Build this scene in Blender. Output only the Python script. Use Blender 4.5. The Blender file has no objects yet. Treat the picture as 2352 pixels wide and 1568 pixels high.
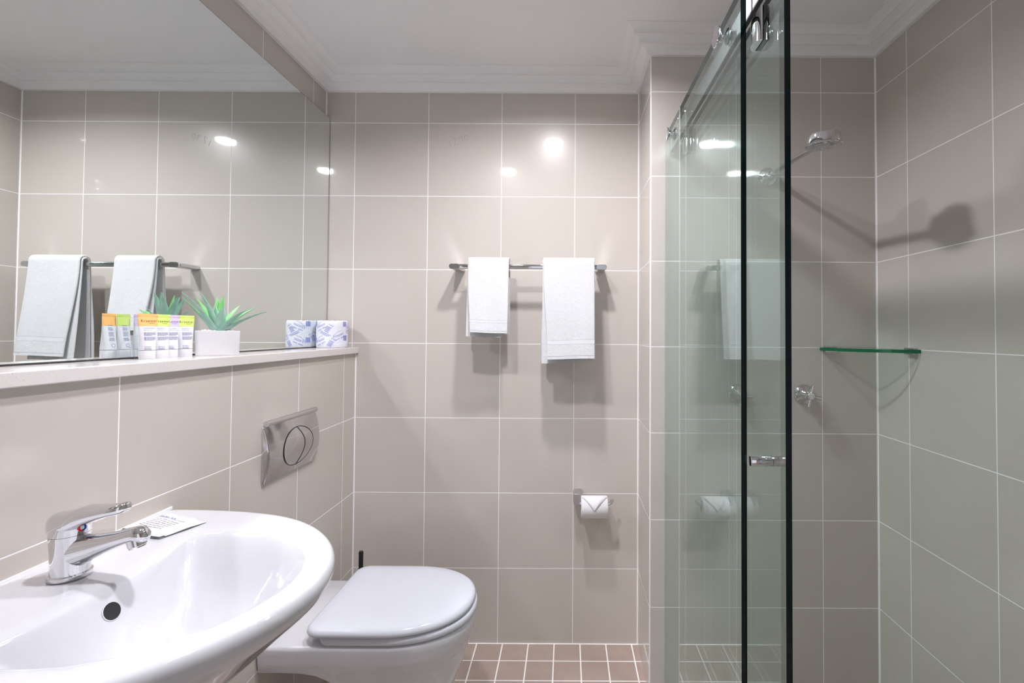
import bpy, math, random
from mathutils import Vector, Matrix
random.seed(7)
SC = bpy.context.scene
COL = SC.collection
PI = math.pi

# ------------------------------------------------------------------ camera
CAMZ = 1.2453
def cam_setup():
    cd = bpy.data.cameras.new('camera'); co = bpy.data.objects.new('camera', cd); COL.objects.link(co)
    W, H = 2352, 1568
    f, cx, cy = 1071.79, 1303.41, 740.99
    y, p, r = 0.00044, 0.02025, 0.00591
    Ry = Matrix(((math.cos(y), -math.sin(y), 0), (math.sin(y), math.cos(y), 0), (0, 0, 1)))
    Rp = Matrix(((1, 0, 0), (0, math.cos(p), math.sin(p)), (0, -math.sin(p), math.cos(p))))
    Rr = Matrix(((math.cos(r), 0, math.sin(r)), (0, 1, 0), (-math.sin(r), 0, math.cos(r))))
    R = Rr @ Rp @ Ry
    m = Matrix.Identity(4)
    for i in range(3):
        m[i][0] = R[0][i]; m[i][1] = R[2][i]; m[i][2] = -R[1][i]
    m[2][3] = CAMZ
    co.matrix_world = m
    cd.sensor_fit = 'HORIZONTAL'; cd.sensor_width = 36.0
    cd.lens = f * 36.0 / W
    cd.shift_x = (W / 2 - cx) / W
    cd.shift_y = (cy - H / 2) / W
    cd.clip_start = 0.01; cd.clip_end = 50
    SC.camera = co
cam_setup()

# ------------------------------------------------------------------ world, exposure, lamps
SC.view_settings.view_transform = 'Standard'
SC.view_settings.look = 'None'
SC.view_settings.gamma = 1.0
SC.view_settings.use_curve_mapping = False
SC.view_settings.exposure = 0.0
SC.cycles.max_bounces = 12
SC.cycles.diffuse_bounces = 5
SC.cycles.glossy_bounces = 8
SC.cycles.transmission_bounces = 8
SC.cycles.transparent_max_bounces = 24
SC.cycles.blur_glossy = 0.0
SC.cycles.use_guiding = True
SC.cycles.surface_guiding_probability = 0.65
SC.cycles.use_deterministic_guiding = False
SC.cycles.guiding_training_samples = 64
SC.cycles.sample_clamp_indirect = 0.0
SC.cycles.use_denoising = True
w = bpy.data.worlds.new('world'); SC.world = w
w.use_nodes = True
w.node_tree.nodes['Background'].inputs[0].default_value = (0.9, 0.93, 1.0, 1)
w.node_tree.nodes['Background'].inputs[1].default_value = .95

CEIL = 2.285
LAMPS = [(-0.08, 1.26, 11.2), (-0.386, 0.80, 11.2)]
LAMP_COL = (1.0, 0.98, 1.05)
def lamp_light(x, y, pw):
    ld = bpy.data.lights.new('downlight_beam', 'AREA'); ld.shape = 'DISK'; ld.size = 0.085
    ld.energy = pw; ld.color = LAMP_COL; ld.spread = math.radians(156)
    lo = bpy.data.objects.new('downlight_beam', ld); COL.objects.link(lo)
    lo.location = (x, y, CEIL - 0.013)
    return lo

# ------------------------------------------------------------------ room constants
XL, XU, XM = -0.857, -0.992, -0.975      # half wall face, upper wall face, mirror face
XR, XN = 1.0855, 0.289
YB, YS, YF = 1.8943, 1.6333, -0.75
Z0 = 2.0968                              # top tile row line
LEDGE = 1.180

# ------------------------------------------------------------------ helpers
class MB:
    def __init__(s): s.v = []; s.f = []
    def add(s, vs, fs):
        o = len(s.v); s.v += [tuple(v) for v in vs]; s.f += [tuple(i + o for i in f) for f in fs]
    def box(s, lo, hi):
        x0, y0, z0 = lo; x1, y1, z1 = hi
        s.add([(x0,y0,z0),(x1,y0,z0),(x1,y1,z0),(x0,y1,z0),(x0,y0,z1),(x1,y0,z1),(x1,y1,z1),(x0,y1,z1)],
              [(0,3,2,1),(4,5,6,7),(0,1,5,4),(1,2,6,5),(2,3,7,6),(3,0,4,7)])
    def loft(s, rings, cap0=True, cap1=True, closed=True):
        o = len(s.v); n = len(rings[0])
        for r in rings: s.v += [tuple(p) for p in r]
        for i in range(len(rings) - 1):
            for j in range(n if closed else n - 1):
                k = (j + 1) % n
                s.f.append((o+i*n+j, o+i*n+k, o+(i+1)*n+k, o+(i+1)*n+j))
        if cap0: s.f.append(tuple(o + j for j in reversed(range(n))))
        if cap1: s.f.append(tuple(o + (len(rings)-1)*n + j for j in range(n)))
    def tube(s, pts, rad, n=16, cap=True, sx=1.0, sy=1.0):
        pts = [Vector(p) for p in pts]
        if not hasattr(rad, '__len__'): rad = [rad] * len(pts)
        rings = []; prev = None
        for i, p in enumerate(pts):
            t = (pts[min(i+1, len(pts)-1)] - pts[max(i-1, 0)]).normalized()
            if prev is None:
                a = Vector((0, 0, 1)) if abs(t.z) < .9 else Vector((0, 1, 0))
                u = t.cross(a).normalized()
            else:
                u = (prev - t * prev.dot(t)).normalized()
            prev = u; vv = t.cross(u)
            rings.append([p + (u * math.cos(2*PI*k/n) * sx + vv * math.sin(2*PI*k/n) * sy) * rad[i] for k in range(n)])
        s.loft(rings, cap, cap)
    def lathe(s, prof, n=32, M=None, cap0=True, cap1=True, ex=1.0):
        M = M or Matrix.Identity(4)
        rings = [[M @ Vector((r*math.cos(2*PI*k/n)*ex, r*math.sin(2*PI*k/n), z)) for k in range(n)] for r, z in prof]
        s.loft(rings, cap0, cap1)
    def grid(s, fn, nu, nv):
        o = len(s.v)
        for i in range(nu + 1):
            for j in range(nv + 1): s.v.append(tuple(fn(i/nu, j/nv)))
        for i in range(nu):
            for j in range(nv):
                a = o + i*(nv+1) + j
                s.f.append((a, a+nv+1, a+nv+2, a+1))
    def build(s, name, m, parent=None, smooth=35, bevel=0, seg=2, fix=True):
        me = bpy.data.meshes.new(name); me.from_pydata(s.v, [], s.f); me.update()
        if fix:
            import bmesh
            bm = bmesh.new(); bm.from_mesh(me); bmesh.ops.recalc_face_normals(bm, faces=bm.faces); bm.to_mesh(me); bm.free()
        if smooth:
            me.polygons.foreach_set('use_smooth', [True]*len(me.polygons))
            me.set_sharp_from_angle(angle=math.radians(smooth))
        ms = m if isinstance(m, (list, tuple)) else [m]
        for x in ms: me.materials.append(x)
        o = bpy.data.objects.new(name, me); COL.objects.link(o)
        if parent: o.parent = parent
        if bevel:
            b = o.modifiers.new('bevel', 'BEVEL'); b.width = bevel; b.segments = seg; b.limit_method = 'ANGLE'; b.angle_limit = math.radians(40)
            b.harden_normals = False
        return o

def thing(name, label, cat, loc=(0,0,0), rz=0.0, group=None):
    o = bpy.data.objects.new(name, None); COL.objects.link(o); o.empty_display_size = .05
    o.location = loc; o.rotation_euler = (0, 0, rz); o['label'] = label; o['category'] = cat
    if group: o['group'] = group
    return o
def tag(o, label, cat, group=None):
    o['label'] = label; o['category'] = cat
    if group: o['group'] = group
    return o
def struct(o): o['kind'] = 'structure'; return o
def rrect(hx, hy, r, n=6):
    pts = []
    for cx, cy, a0 in ((hx-r, hy-r, 0), (-hx+r, hy-r, PI/2), (-hx+r, -hy+r, PI), (hx-r, -hy+r, 3*PI/2)):
        for i in range(n + 1):
            a = a0 + PI/2*i/n
            pts.append((cx + r*math.cos(a), cy + r*math.sin(a)))
    return pts
def lerp(a, b, t): return a + (b - a)*t
def interp(tab, t):
    for (t0, v0), (t1, v1) in zip(tab, tab[1:]):
        if t <= t1: return v0 + (v1 - v0)*max(0, (t - t0))/(t1 - t0)
    return tab[-1][1]
def smoothstep(t): t = max(0, min(1, t)); return t*t*(3-2*t)

# ------------------------------------------------------------------ materials
def mat(name, col, rough=.5, metal=0.0, **k):
    m = bpy.data.materials.new(name); m.use_nodes = True
    b = m.node_tree.nodes['Principled BSDF']
    b.inputs['Base Color'].default_value = (*col, 1)
    b.inputs['Roughness'].default_value = rough
    b.inputs['Metallic'].default_value = metal
    for kk, v in k.items(): b.inputs[kk.replace('_', ' ')].default_value = v
    return m
def srgb(r, g, b):
    f = lambda c: (c/255/12.92) if c/255 <= .04045 else ((c/255+.055)/1.055)**2.4
    return (f(r), f(g), f(b))
class N:
    def __init__(s, m): s.t = m.node_tree; s.n = s.t.nodes; s.l = s.t.links
    def math(s, op, a, b=None, c=None):
        nd = s.n.new('ShaderNodeMath'); nd.operation = op
        for i, x in enumerate((a, b, c)):
            if x is None: continue
            if isinstance(x, (int, float)): nd.inputs[i].default_value = x
            else: s.l.new(x, nd.inputs[i])
        return nd.outputs[0]
    def mixc(s, f, a, b):
        nd = s.n.new('ShaderNodeMix'); nd.data_type = 'RGBA'
        for i, x in ((0, f), (6, a), (7, b)):
            if isinstance(x, (int, float)): nd.inputs[i].default_value = x
            elif isinstance(x, tuple): nd.inputs[i].default_value = (*x, 1)
            else: s.l.new(x, nd.inputs[i])
        return nd.outputs[2]
    def pos(s):
        g = s.n.new('ShaderNodeNewGeometry'); x = s.n.new('ShaderNodeSeparateXYZ'); s.l.new(g.outputs['Position'], x.inputs[0])
        return g, x.outputs
    def noise(s, vec, scale, detail=2.0, rough=.5):
        nd = s.n.new('ShaderNodeTexNoise'); nd.inputs['Scale'].default_value = scale; nd.inputs['Detail'].default_value = detail
        nd.inputs['Roughness'].default_value = rough
        if vec is not None: s.l.new(vec, nd.inputs['Vector'])
        return nd.outputs['Fac']
    def line(s, c, off, pitch, hw, soft):
        # 1 on grout lines at off + k*pitch
        t = s.math('DIVIDE', s.math('SUBTRACT', c, off), pitch)
        fr = s.math('SUBTRACT', t, s.math('FLOOR', s.math('ADD', t, 0.5)))
        d = s.math('MULTIPLY', s.math('ABSOLUTE', fr), pitch)
        nd = s.n.new('ShaderNodeMapRange'); nd.interpolation_type = 'SMOOTHSTEP'
        nd.inputs[1].default_value = hw - soft; nd.inputs[2].default_value = hw + soft
        nd.inputs[3].default_value = 1; nd.inputs[4].default_value = 0
        s.l.new(d, nd.inputs[0]); return nd.outputs[0]

TILE = (0.556, 0.510, 0.462)
GROUT = (0.90, 0.89, 0.89)
def tile_mat(name, offx, offy, extra=(), gw=.00125, base=TILE, zoff=Z0):
    """glazed 300 mm wall tiles; offx / offy: place of one upright joint along x / y; extra: sealed corner joints (axis, place, half width)"""
    m = bpy.data.materials.new(name); m.use_nodes = True; k = N(m)
    b = k.n['Principled BSDF']; g, P = k.pos()
    nx = k.n.new('ShaderNodeSeparateXYZ'); k.l.new(g.outputs['True Normal'], nx.inputs[0])
    isx = k.math('GREATER_THAN', k.math('ABSOLUTE', nx.outputs[0]), .5)
    lx = k.line(P[0], offx, .3, gw, .0004); ly = k.line(P[1], offy, .3, gw, .0004)
    lz = k.line(P[2], zoff, .3, gw, .0004)
    up = k.math('ADD', k.math('MULTIPLY', ly, isx), k.math('MULTIPLY', lx, k.math('SUBTRACT', 1, isx)))
    gr = k.math('MAXIMUM', up, lz)
    for ax, c, hw in extra:
        d = k.math('ABSOLUTE', k.math('SUBTRACT', P['xyz'.index(ax)], c))
        on = k.math('LESS_THAN', d, hw)
        on = k.math('MULTIPLY', on, isx if ax == 'y' else k.math('SUBTRACT', 1, isx))
        gr = k.math('MAXIMUM', gr, on)
    # slight shade difference from tile to tile
    fx = k.math('FLOOR', k.math('DIVIDE', k.math('SUBTRACT', P[0], offx), .3))
    fy = k.math('FLOOR', k.math('DIVIDE', k.math('SUBTRACT', P[1], offy), .3))
    fz = k.math('FLOOR', k.math('DIVIDE', k.math('SUBTRACT', P[2], zoff), .3))
    cv = k.n.new('ShaderNodeCombineXYZ')
    for i, q in enumerate((fx, fy, fz)): k.l.new(q, cv.inputs[i])
    wn = k.n.new('ShaderNodeTexWhiteNoise'); wn.noise_dimensions = '3D'; k.l.new(cv.outputs[0], wn.inputs['Vector'])
    sp = k.noise(g.outputs['Position'], 260, 2, .6)
    t = k.mixc(k.math('MULTIPLY', wn.outputs['Value'], .5), base, tuple(c*.955 for c in base))
    t = k.mixc(k.math('MULTIPLY', sp, .12), t, tuple(c*.8 for c in base))
    k.l.new(k.mixc(gr, t, GROUT), b.inputs['Base Color'])
    k.l.new(k.math('ADD', .26, k.math('MULTIPLY', gr, .4)), b.inputs['Roughness'])
    b.inputs['Specular IOR Level'].default_value = .22
    b.inputs['Coat Roughness'].default_value = .04
    b.inputs['Coat IOR'].default_value = 1.42
    k.l.new(k.math('SUBTRACT', .8, k.math('MULTIPLY', gr, .7)), b.inputs['Coat Weight'])
    bp = k.n.new('ShaderNodeBump'); bp.inputs['Strength'].default_value = .35; bp.inputs['Distance'].default_value = .001
    k.l.new(k.math('SUBTRACT', 1, gr), bp.inputs['Height']); k.l.new(bp.outputs[0], b.inputs['Normal'])
    return m
def floor_mat():
    m = bpy.data.materials.new('floor_tiles'); m.use_nodes = True; k = N(m)
    b = k.n['Principled BSDF']; g, P = k.pos()
    lx = k.line(P[0], .058, .1030, .0024, .0005); ly = k.line(P[1], 1.794, .1005, .0019, .0005)
    edge = k.math('GREATER_THAN', P[1], YB - .0055)
    gr = k.math('MAXIMUM', k.math('MAXIMUM', lx, ly), edge)
    base = (0.36, 0.278, 0.238)
    sp = k.noise(g.outputs['Position'], 22, 3, .6)
    sp2 = k.noise(g.outputs['Position'], 420, 2, .6)
    t = k.mixc(sp, tuple(c*1.12 for c in base), tuple(c*.84 for c in base))
    t = k.mixc(k.math('MULTIPLY', sp2, .3), t, tuple(c*.78 for c in base))
    k.l.new(k.mixc(gr, t, (.82, .80, .79)), b.inputs['Base Color'])
    b.inputs['Roughness'].default_value = .48
    bp = k.n.new('ShaderNodeBump'); bp.inputs['Strength'].default_value = .4; bp.inputs['Distance'].default_value = .001
    k.l.new(k.math('SUBTRACT', 1, gr), bp.inputs['Height']); k.l.new(bp.outputs[0], b.inputs['Normal'])
    return m
def stone_mat():
    m = bpy.data.materials.new('speckled_stone'); m.use_nodes = True; k = N(m)
    b = k.n['Principled BSDF']; g, P = k.pos()
    base = (.66, .625, .61)
    n1 = k.noise(g.outputs['Position'], 420, 2, .5); n2 = k.noise(g.outputs['Position'], 700, 2, .5)
    def th(x, a, c):
        nd = k.n.new('ShaderNodeMapRange'); nd.inputs[1].default_value = a; nd.inputs[2].default_value = c; k.l.new(x, nd.inputs[0]); return nd.outputs[0]
    t = k.mixc(th(n1, .66, .72), base, (.38, .33, .30))
    t = k.mixc(th(n2, .62, .7), t, (.76, .74, .73))
    k.l.new(t, b.inputs['Base Color']); b.inputs['Roughness'].default_value = .12
    return m
def pane_mat(name, tint):
    """clear flat glass: tinted see-through body with mirror-like sheen that grows at a glance"""
    m = bpy.data.materials.new(name); m.use_nodes = True; k = N(m)
    k.n.remove(k.n['Principled BSDF']); out = k.n['Material Output']
    tr = k.n.new('ShaderNodeBsdfTransparent'); tr.inputs[0].default_value = (*tint, 1)
    gl = k.n.new('ShaderNodeBsdfGlossy'); gl.inputs['Roughness'].default_value = 0.0; gl.inputs[0].default_value = (.94, 1, .99, 1)
    g = k.n.new('ShaderNodeNewGeometry')
    fr = k.n.new('ShaderNodeFresnel')
    ior = k.n.new('ShaderNodeMix'); ior.inputs[2].default_value = 1.6; ior.inputs[3].default_value = 1/1.6
    k.l.new(g.outputs['Backfacing'], ior.inputs[0]); k.l.new(ior.outputs[0], fr.inputs['IOR'])
    mx = k.n.new('ShaderNodeMixShader'); k.l.new(fr.outputs[0], mx.inputs[0]); k.l.new(tr.outputs[0], mx.inputs[1]); k.l.new(gl.outputs[0], mx.inputs[2])
    k.l.new(mx.outputs[0], out.inputs['Surface'])
    return m
def terry_mat():
    m = bpy.data.materials.new('white_terry'); m.use_nodes = True; k = N(m)
    b = k.n['Principled BSDF']; g, P = k.pos()
    b.inputs['Base Color'].default_value = (.62, .62, .63, 1); b.inputs['Roughness'].default_value = .95
    b.inputs['Sheen Weight'].default_value = .25; b.inputs['Sheen Roughness'].default_value = .6
    n1 = k.noise(g.outputs['Position'], 330, 3, .7); n2 = k.noise(g.outputs['Position'], 60, 2, .5)
    bp = k.n.new('ShaderNodeBump'); bp.inputs['Strength'].default_value = .55; bp.inputs['Distance'].default_value = .0028
    k.l.new(k.math('ADD', n1, k.math('MULTIPLY', n2, .8)), bp.inputs['Height']); k.l.new(bp.outputs[0], b.inputs['Normal'])
    return m
def leaf_mat():
    m = bpy.data.materials.new('aloe_leaf'); m.use_nodes = True; k = N(m)
    b = k.n['Principled BSDF']; g, P = k.pos()
    n1 = k.noise(g.outputs['Position'], 45, 3, .5)
    c = k.mixc(n1, (.23, .47, .36), (.50, .72, .64))
    inner = (.14, .48, .08)
    # leaf faces turned to the plant's centre are a fresher green
    at = k.n.new('ShaderNodeAttribute'); at.attribute_name = 'inside'
    c = k.mixc(k.math('MULTIPLY', at.outputs['Fac'], .8), c, inner)
    k.l.new(c, b.inputs['Base Color']); b.inputs['Roughness'].default_value = .42
    return m
def paper_mat(name, col, bump=.3, scale=140):
    m = bpy.data.materials.new(name); m.use_nodes = True; k = N(m)
    b = k.n['Principled BSDF']; g, P = k.pos()
    b.inputs['Base Color'].default_value = (*col, 1); b.inputs['Roughness'].default_value = .8
    n1 = k.noise(g.outputs['Position'], scale, 3, .6)
    bp = k.n.new('ShaderNodeBump'); bp.inputs['Strength'].default_value = bump; bp.inputs['Distance'].default_value = .002
    k.l.new(n1, bp.inputs['Height']); k.l.new(bp.outputs[0], b.inputs['Normal'])
    return m

M = {}
M['chrome'] = mat('chrome', (.74, .74, .76), .045, 1.0)
M['satin'] = mat('satin_chrome', (.62, .62, .64), .2, 1.0)
M['railbar'] = mat('brushed_rail', (.72, .72, .73), .32, 1.0)
M['plate'] = mat('matt_chrome', (.66, .65, .67), .09, 1.0)
M['ceramic'] = mat('white_ceramic', (.60, .605, .635), .06, 0, Coat_Weight=.5, Coat_Roughness=.02)
M['seat'] = mat('white_seat_plastic', (.62, .64, .70), .10)
M['paint'] = mat('white_paint', (.84, .835, .86), .55)
M['cornice'] = mat('cornice_plaster', (.84, .835, .845), .5)
M['mirror'] = mat('mirror_silver', (.84, .885, .875), .0, 1.0)
M['dark'] = mat('dark_gap', (.012, .012, .014), .5)
M['edgegrey'] = mat('mirror_edge', (.10, .11, .115), .25)
M['black'] = mat('black_plastic', (.008, .008, .009), .35)
M['rubber'] = mat('black_rubber', (.01, .01, .01), .6)
M['glass'] = pane_mat('shower_glass', (.925, .972, .963))
M['glassedge'] = mat('polished_glass_edge', (.002, .012, .014), .06, 0, Specular_IOR_Level=.35)
M['shelfglass'] = pane_mat('shelf_glass', (.90, .96, .93))
M['shelfedge'] = mat('green_glass_edge', (.004, .13, .045), .12)
M['stone'] = stone_mat()
M['terry'] = terry_mat()
M['band'] = mat('towel_band', (.64, .64, .65), .85)
M['leaf'] = leaf_mat()
M['pot'] = mat('white_glazed_pot', (.70, .69, .71), .35)
M['pebble'] = mat('white_pebbles', (.72, .72, .74), .6)
M['tube'] = mat('white_tube_plastic', (.72, .72, .76), .3)
M['orange'] = mat('orange_print', srgb(246, 188, 120), .3)
M['lime'] = mat('lime_print', srgb(206, 224, 120), .3)
M['lilac'] = mat('lilac_print', srgb(206, 192, 228), .3)
M['brown'] = mat('brown_lettering', srgb(120, 62, 20), .5)
M['olive'] = mat('olive_lettering', srgb(95, 105, 30), .5)
M['purple'] = mat('purple_lettering', srgb(105, 70, 170), .5)
M['greytext'] = mat('grey_lettering', srgb(150, 150, 185), .6)
M['wrap'] = paper_mat('wrapping_paper', (.72, .72, .78), .35, 60)
M['blueprint'] = mat('blue_print', srgb(125, 138, 205), .6)
M['tissue'] = paper_mat('tissue_paper', (.76, .755, .77), .5, 260)
M['core'] = mat('cardboard_core', (.42, .36, .29), .9)
M['sachet'] = mat('sachet_film', (.68, .68, .69), .35)
M['paleblue'] = mat('pale_blue_print', srgb(200, 216, 228), .35)
M['faint'] = mat('faint_print', (.42, .41, .45), .5)
M['red'] = mat('red_enamel', (.72, .02, .05), .3)
M['blue'] = mat('blue_enamel', (.02, .07, .42), .3)
M['white'] = mat('white_enamel', (.9, .9, .9), .3)
M['pencil'] = mat('pencil_line', (.30, .28, .27), .8)
M['lens'] = mat('lamp_lens', (.9, .9, .9), .4, 0, Emission_Color=(1, .97, .95, 1), Emission_Strength=60.0)
M['door'] = mat('door_paint', (.78, .77, .75), .4)
M['caulk'] = mat('white_sealant', (.84, .84, .86), .4)

# ------------------------------------------------------------------ lettering (flat text turned to mesh, wrapped by fn)
def text_mesh(body, size, align='CENTER', shear=0.0, spacing=1.0, thin=0.0):
    cu = bpy.data.curves.new('lettering', 'FONT'); cu.body = body; cu.size = size; cu.align_x = align; cu.shear = shear
    cu.space_character = spacing; cu.resolution_u = 3; cu.offset = -thin*size
    ob = bpy.data.objects.new('lettering', cu); COL.objects.link(ob)
    dg = bpy.context.evaluated_depsgraph_get(); dg.update()
    me = bpy.data.meshes.new_from_object(ob.evaluated_get(dg))
    vs = [tuple(v.co) for v in me.vertices]; fs = [tuple(p.vertices) for p in me.polygons]
    bpy.data.objects.remove(ob); bpy.data.curves.remove(cu); bpy.data.meshes.remove(me)
    return vs, fs
def add_text(mb, fn, body, size, u, v, rot=0.0, **k):
    vs, fs = text_mesh(body, size, **k); c, s = math.cos(rot), math.sin(rot)
    mb.add([fn(u + x*c - y*s, v + x*s + y*c) for x, y, z in vs], fs)
def add_bar(mb, fn, u0, v0, u1, v1, n=4, rot=0.0, cu=0, cv=0):
    c, s = math.cos(rot), math.sin(rot)
    def r(u, v): return fn(cu + u*c - v*s, cv + u*s + v*c)
    vs = []; fs = []
    for i in range(n + 1):
        u = lerp(u0, u1, i/n); vs += [r(u, v0), r(u, v1)]
        if i: fs.append((2*i-2, 2*i, 2*i+1, 2*i-1))
    mb.add(vs, fs)

# ------------------------------------------------------------------ setting
T_left = tile_mat('tiles_left', .0, 1.797, [('y', YB, .0032)])
T_back = tile_mat('tiles_back', -.872, .0, [('x', XN, .0035), ('x', XU, .0035)])
T_show = tile_mat('tiles_shower', .8918, YB, [('x', XR, .0045), ('x', XN, .003), ('y', YB, .0035), ('y', YS, .003)])
T_right = tile_mat('tiles_right', .0, 1.4824, [('y', YS, .0040)])
T_front = tile_mat('tiles_front', -.1, .0)
def wall(name, boxes, m):
    mb = MB()
    for lo, hi in boxes: mb.box(lo, hi)
    return struct(mb.build(name, m, smooth=0))
def floor():
    mb = MB(); mb.box((-1.12, YF-.1, -.1), (XR+.1, YB+.1, 0)); return struct(mb.build('floor', floor_mat(), smooth=0))
floor()
mb = MB(); mb.box((-1.12, YF-.1, CEIL), (XR+.1, YB+.1, CEIL+.1)); struct(mb.build('ceiling', M['paint'], smooth=0))
# left wall: tiled half wall in front, upper wall set back
mb = MB()
prof = [(-1.12, 0), (XL, 0), (XL, LEDGE-.025), (XU, LEDGE-.025), (XU, CEIL), (-1.12, CEIL)]
mb.loft([[(x, YF, z) for x, z in prof], [(x, YB, z) for x, z in prof]])
struct(mb.build('wall_left', T_left, smooth=0))
wall_back = wall('wall_back', [((-1.12, YB, 0), (XR+.1, YB+.1, CEIL))], T_back)
wall('wall_shower', [((XN, YS, 0), (XR, YB, CEIL))], T_show)
wall('wall_right', [((XR, YF, 0), (XR+.1, YB, CEIL))], T_right)
# wall behind the camera, with a white door
wall('wall_front', [((-1.12, YF-.1, 0), (-.35, YF, CEIL)), ((.45, YF-.1, 0), (XR+.1, YF, CEIL)), ((-.35, YF-.1, 2.04), (.45, YF, CEIL))], T_front)
dr = bpy.data.objects.new('door_1', None); COL.objects.link(dr); dr.location = (-.37, YF-.51, 0); dr.rotation_euler = (0, 0, PI/2); struct(dr)
mb = MB(); mb.box((-.395, -.02, .005), (.395, .02, 2.035)); mb.build('door_leaf', M['door'], dr, smooth=0, bevel=.002)
mb = MB(); mb.lathe([(.026, 0), (.026, .008), (.01, .01), (.01, .045)], 24, Matrix.Translation((.33, .02, 1.0)) @ Matrix.Rotation(-PI/2, 4, 'X'))
mb.tube([(.33, .062, 1.0), (.22, .062, 1.0)], .009, 12); mb.build('door_handle', M['chrome'], dr)
# cornice: stepped plaster cove, mitred round the room
def cornice():
    prof = [(0, .063), (.013, .063), (.013, .060), (.019, .049), (.036, .041), (.041, .041), (.041, .038), (.046, .028), (.061, .021), (.066, .021), (.066, .018), (.072, .009), (.090, .002), (.098, .0015), (.098, 0), (0, 0)]
    cor = [(XU, YF, 1, 1), (XU, YB, 1, -1), (XN, YB, -1, -1), (XN, YS, -1, -1), (XR, YS, -1, -1), (XR, YF, -1, 1)]
    mb = MB(); n = len(prof)
    for i in range(len(cor)):
        a, b = cor[i], cor[(i+1) % len(cor)]
        mb.loft([[(c[0]+c[2]*p, c[1]+c[3]*p, CEIL-d) for p, d in prof] for c in (a, b)], False, False)
    return struct(mb.build('trim_1', M['cornice'], smooth=0))
cornice()
mb = MB(); mb.add([(XL, YB-.0035, 0), (XL+.0035, YB, 0), (XL, YB, 0), (XL, YB-.0035, LEDGE-.025), (XL+.0035, YB, LEDGE-.025), (XL, YB, LEDGE-.025)], [(0, 1, 4, 3), (0, 2, 1), (3, 4, 5)])
struct(mb.build('trim_2', M['caulk'], smooth=0))
# pencilled tile-setter's number on the back wall
def pencil():
    mb = MB(); y = YB - .0003
    for st in ([(-.487, 2.022), (-.478, 1.997)], [(-.474, 2.028), (-.467, 2.036), (-.461, 2.034), (-.463, 2.022), (-.465, 2.012), (-.461, 2.009), (-.450, 2.013)],
               [(-.448, 2.036), (-.440, 2.041), (-.435, 2.041), (-.434, 2.032), (-.431, 2.024)],
               [(-.418+.008*math.cos(a*PI/8+1.5), 2.038+.0095*math.sin(a*PI/8+1.5)) for a in range(17)]):
        for (x0, z0), (x1, z1) in zip(st, st[1:]):
            d = Vector((x1-x0, z1-z0)); n = Vector((-d.y, d.x)).normalized()*.0006
            mb.add([(x0-n.x, y, z0-n.y), (x1-n.x, y, z1-n.y), (x1+n.x, y, z1+n.y), (x0+n.x, y, z0+n.y)], [(0, 1, 2, 3)])
    return mb.build('pencil_number', M['pencil'], wall_back, smooth=0, fix=False)
pencil()

# ------------------------------------------------------------------ downlights
DL = ['round ceiling downlight nearer the towel rail', 'round ceiling downlight nearer the wash basin']
for (x, y, pw), lb in zip(LAMPS, DL):
    t = thing('downlight', lb, 'ceiling light', (x, y, CEIL), 0, 'ceiling downlights')
    mb = MB(); mb.lathe([(.046, 0), (.058, 0), (.058, -.004), (.055, -.006), (.048, -.004), (.046, 0)], 40, None, False, False); mb.build('trim_ring', M['paint'], t)
    mb = MB(); mb.lathe([(.045, -.002), (.045, -.003)], 40); mb.build('lens', M['lens'], t)
    lo = lamp_light(x, y, pw)

# ------------------------------------------------------------------ ledge and mirror
mb = MB(); mb.box((-1.12+.128, YF, LEDGE-.025), (-.845, YB, LEDGE))
tag(mb.build('stone_ledge', M['stone'], smooth=0, bevel=.002), 'speckled pale stone ledge running under the big mirror', 'ledge')
t = thing('wall_mirror', 'large frameless wall mirror above the stone ledge', 'mirror', (XM, .6, LEDGE))
mb = MB(); mb.add([(0, YF+.05-.6, .004), (0, YB-.004-.6, .004), (0, YB-.004-.6, .9335), (0, YF+.05-.6, .9335)], [(0, 1, 2, 3)])
mb.build('mirror_glass', M['mirror'], t, smooth=0, fix=False)
mb = MB(); mb.box((-.014, YF+.05-.6-.001, .003), (-.0006, YB-.003-.6, .935)); mb.build('mirror_backing', M['edgegrey'], t, smooth=0)

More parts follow.
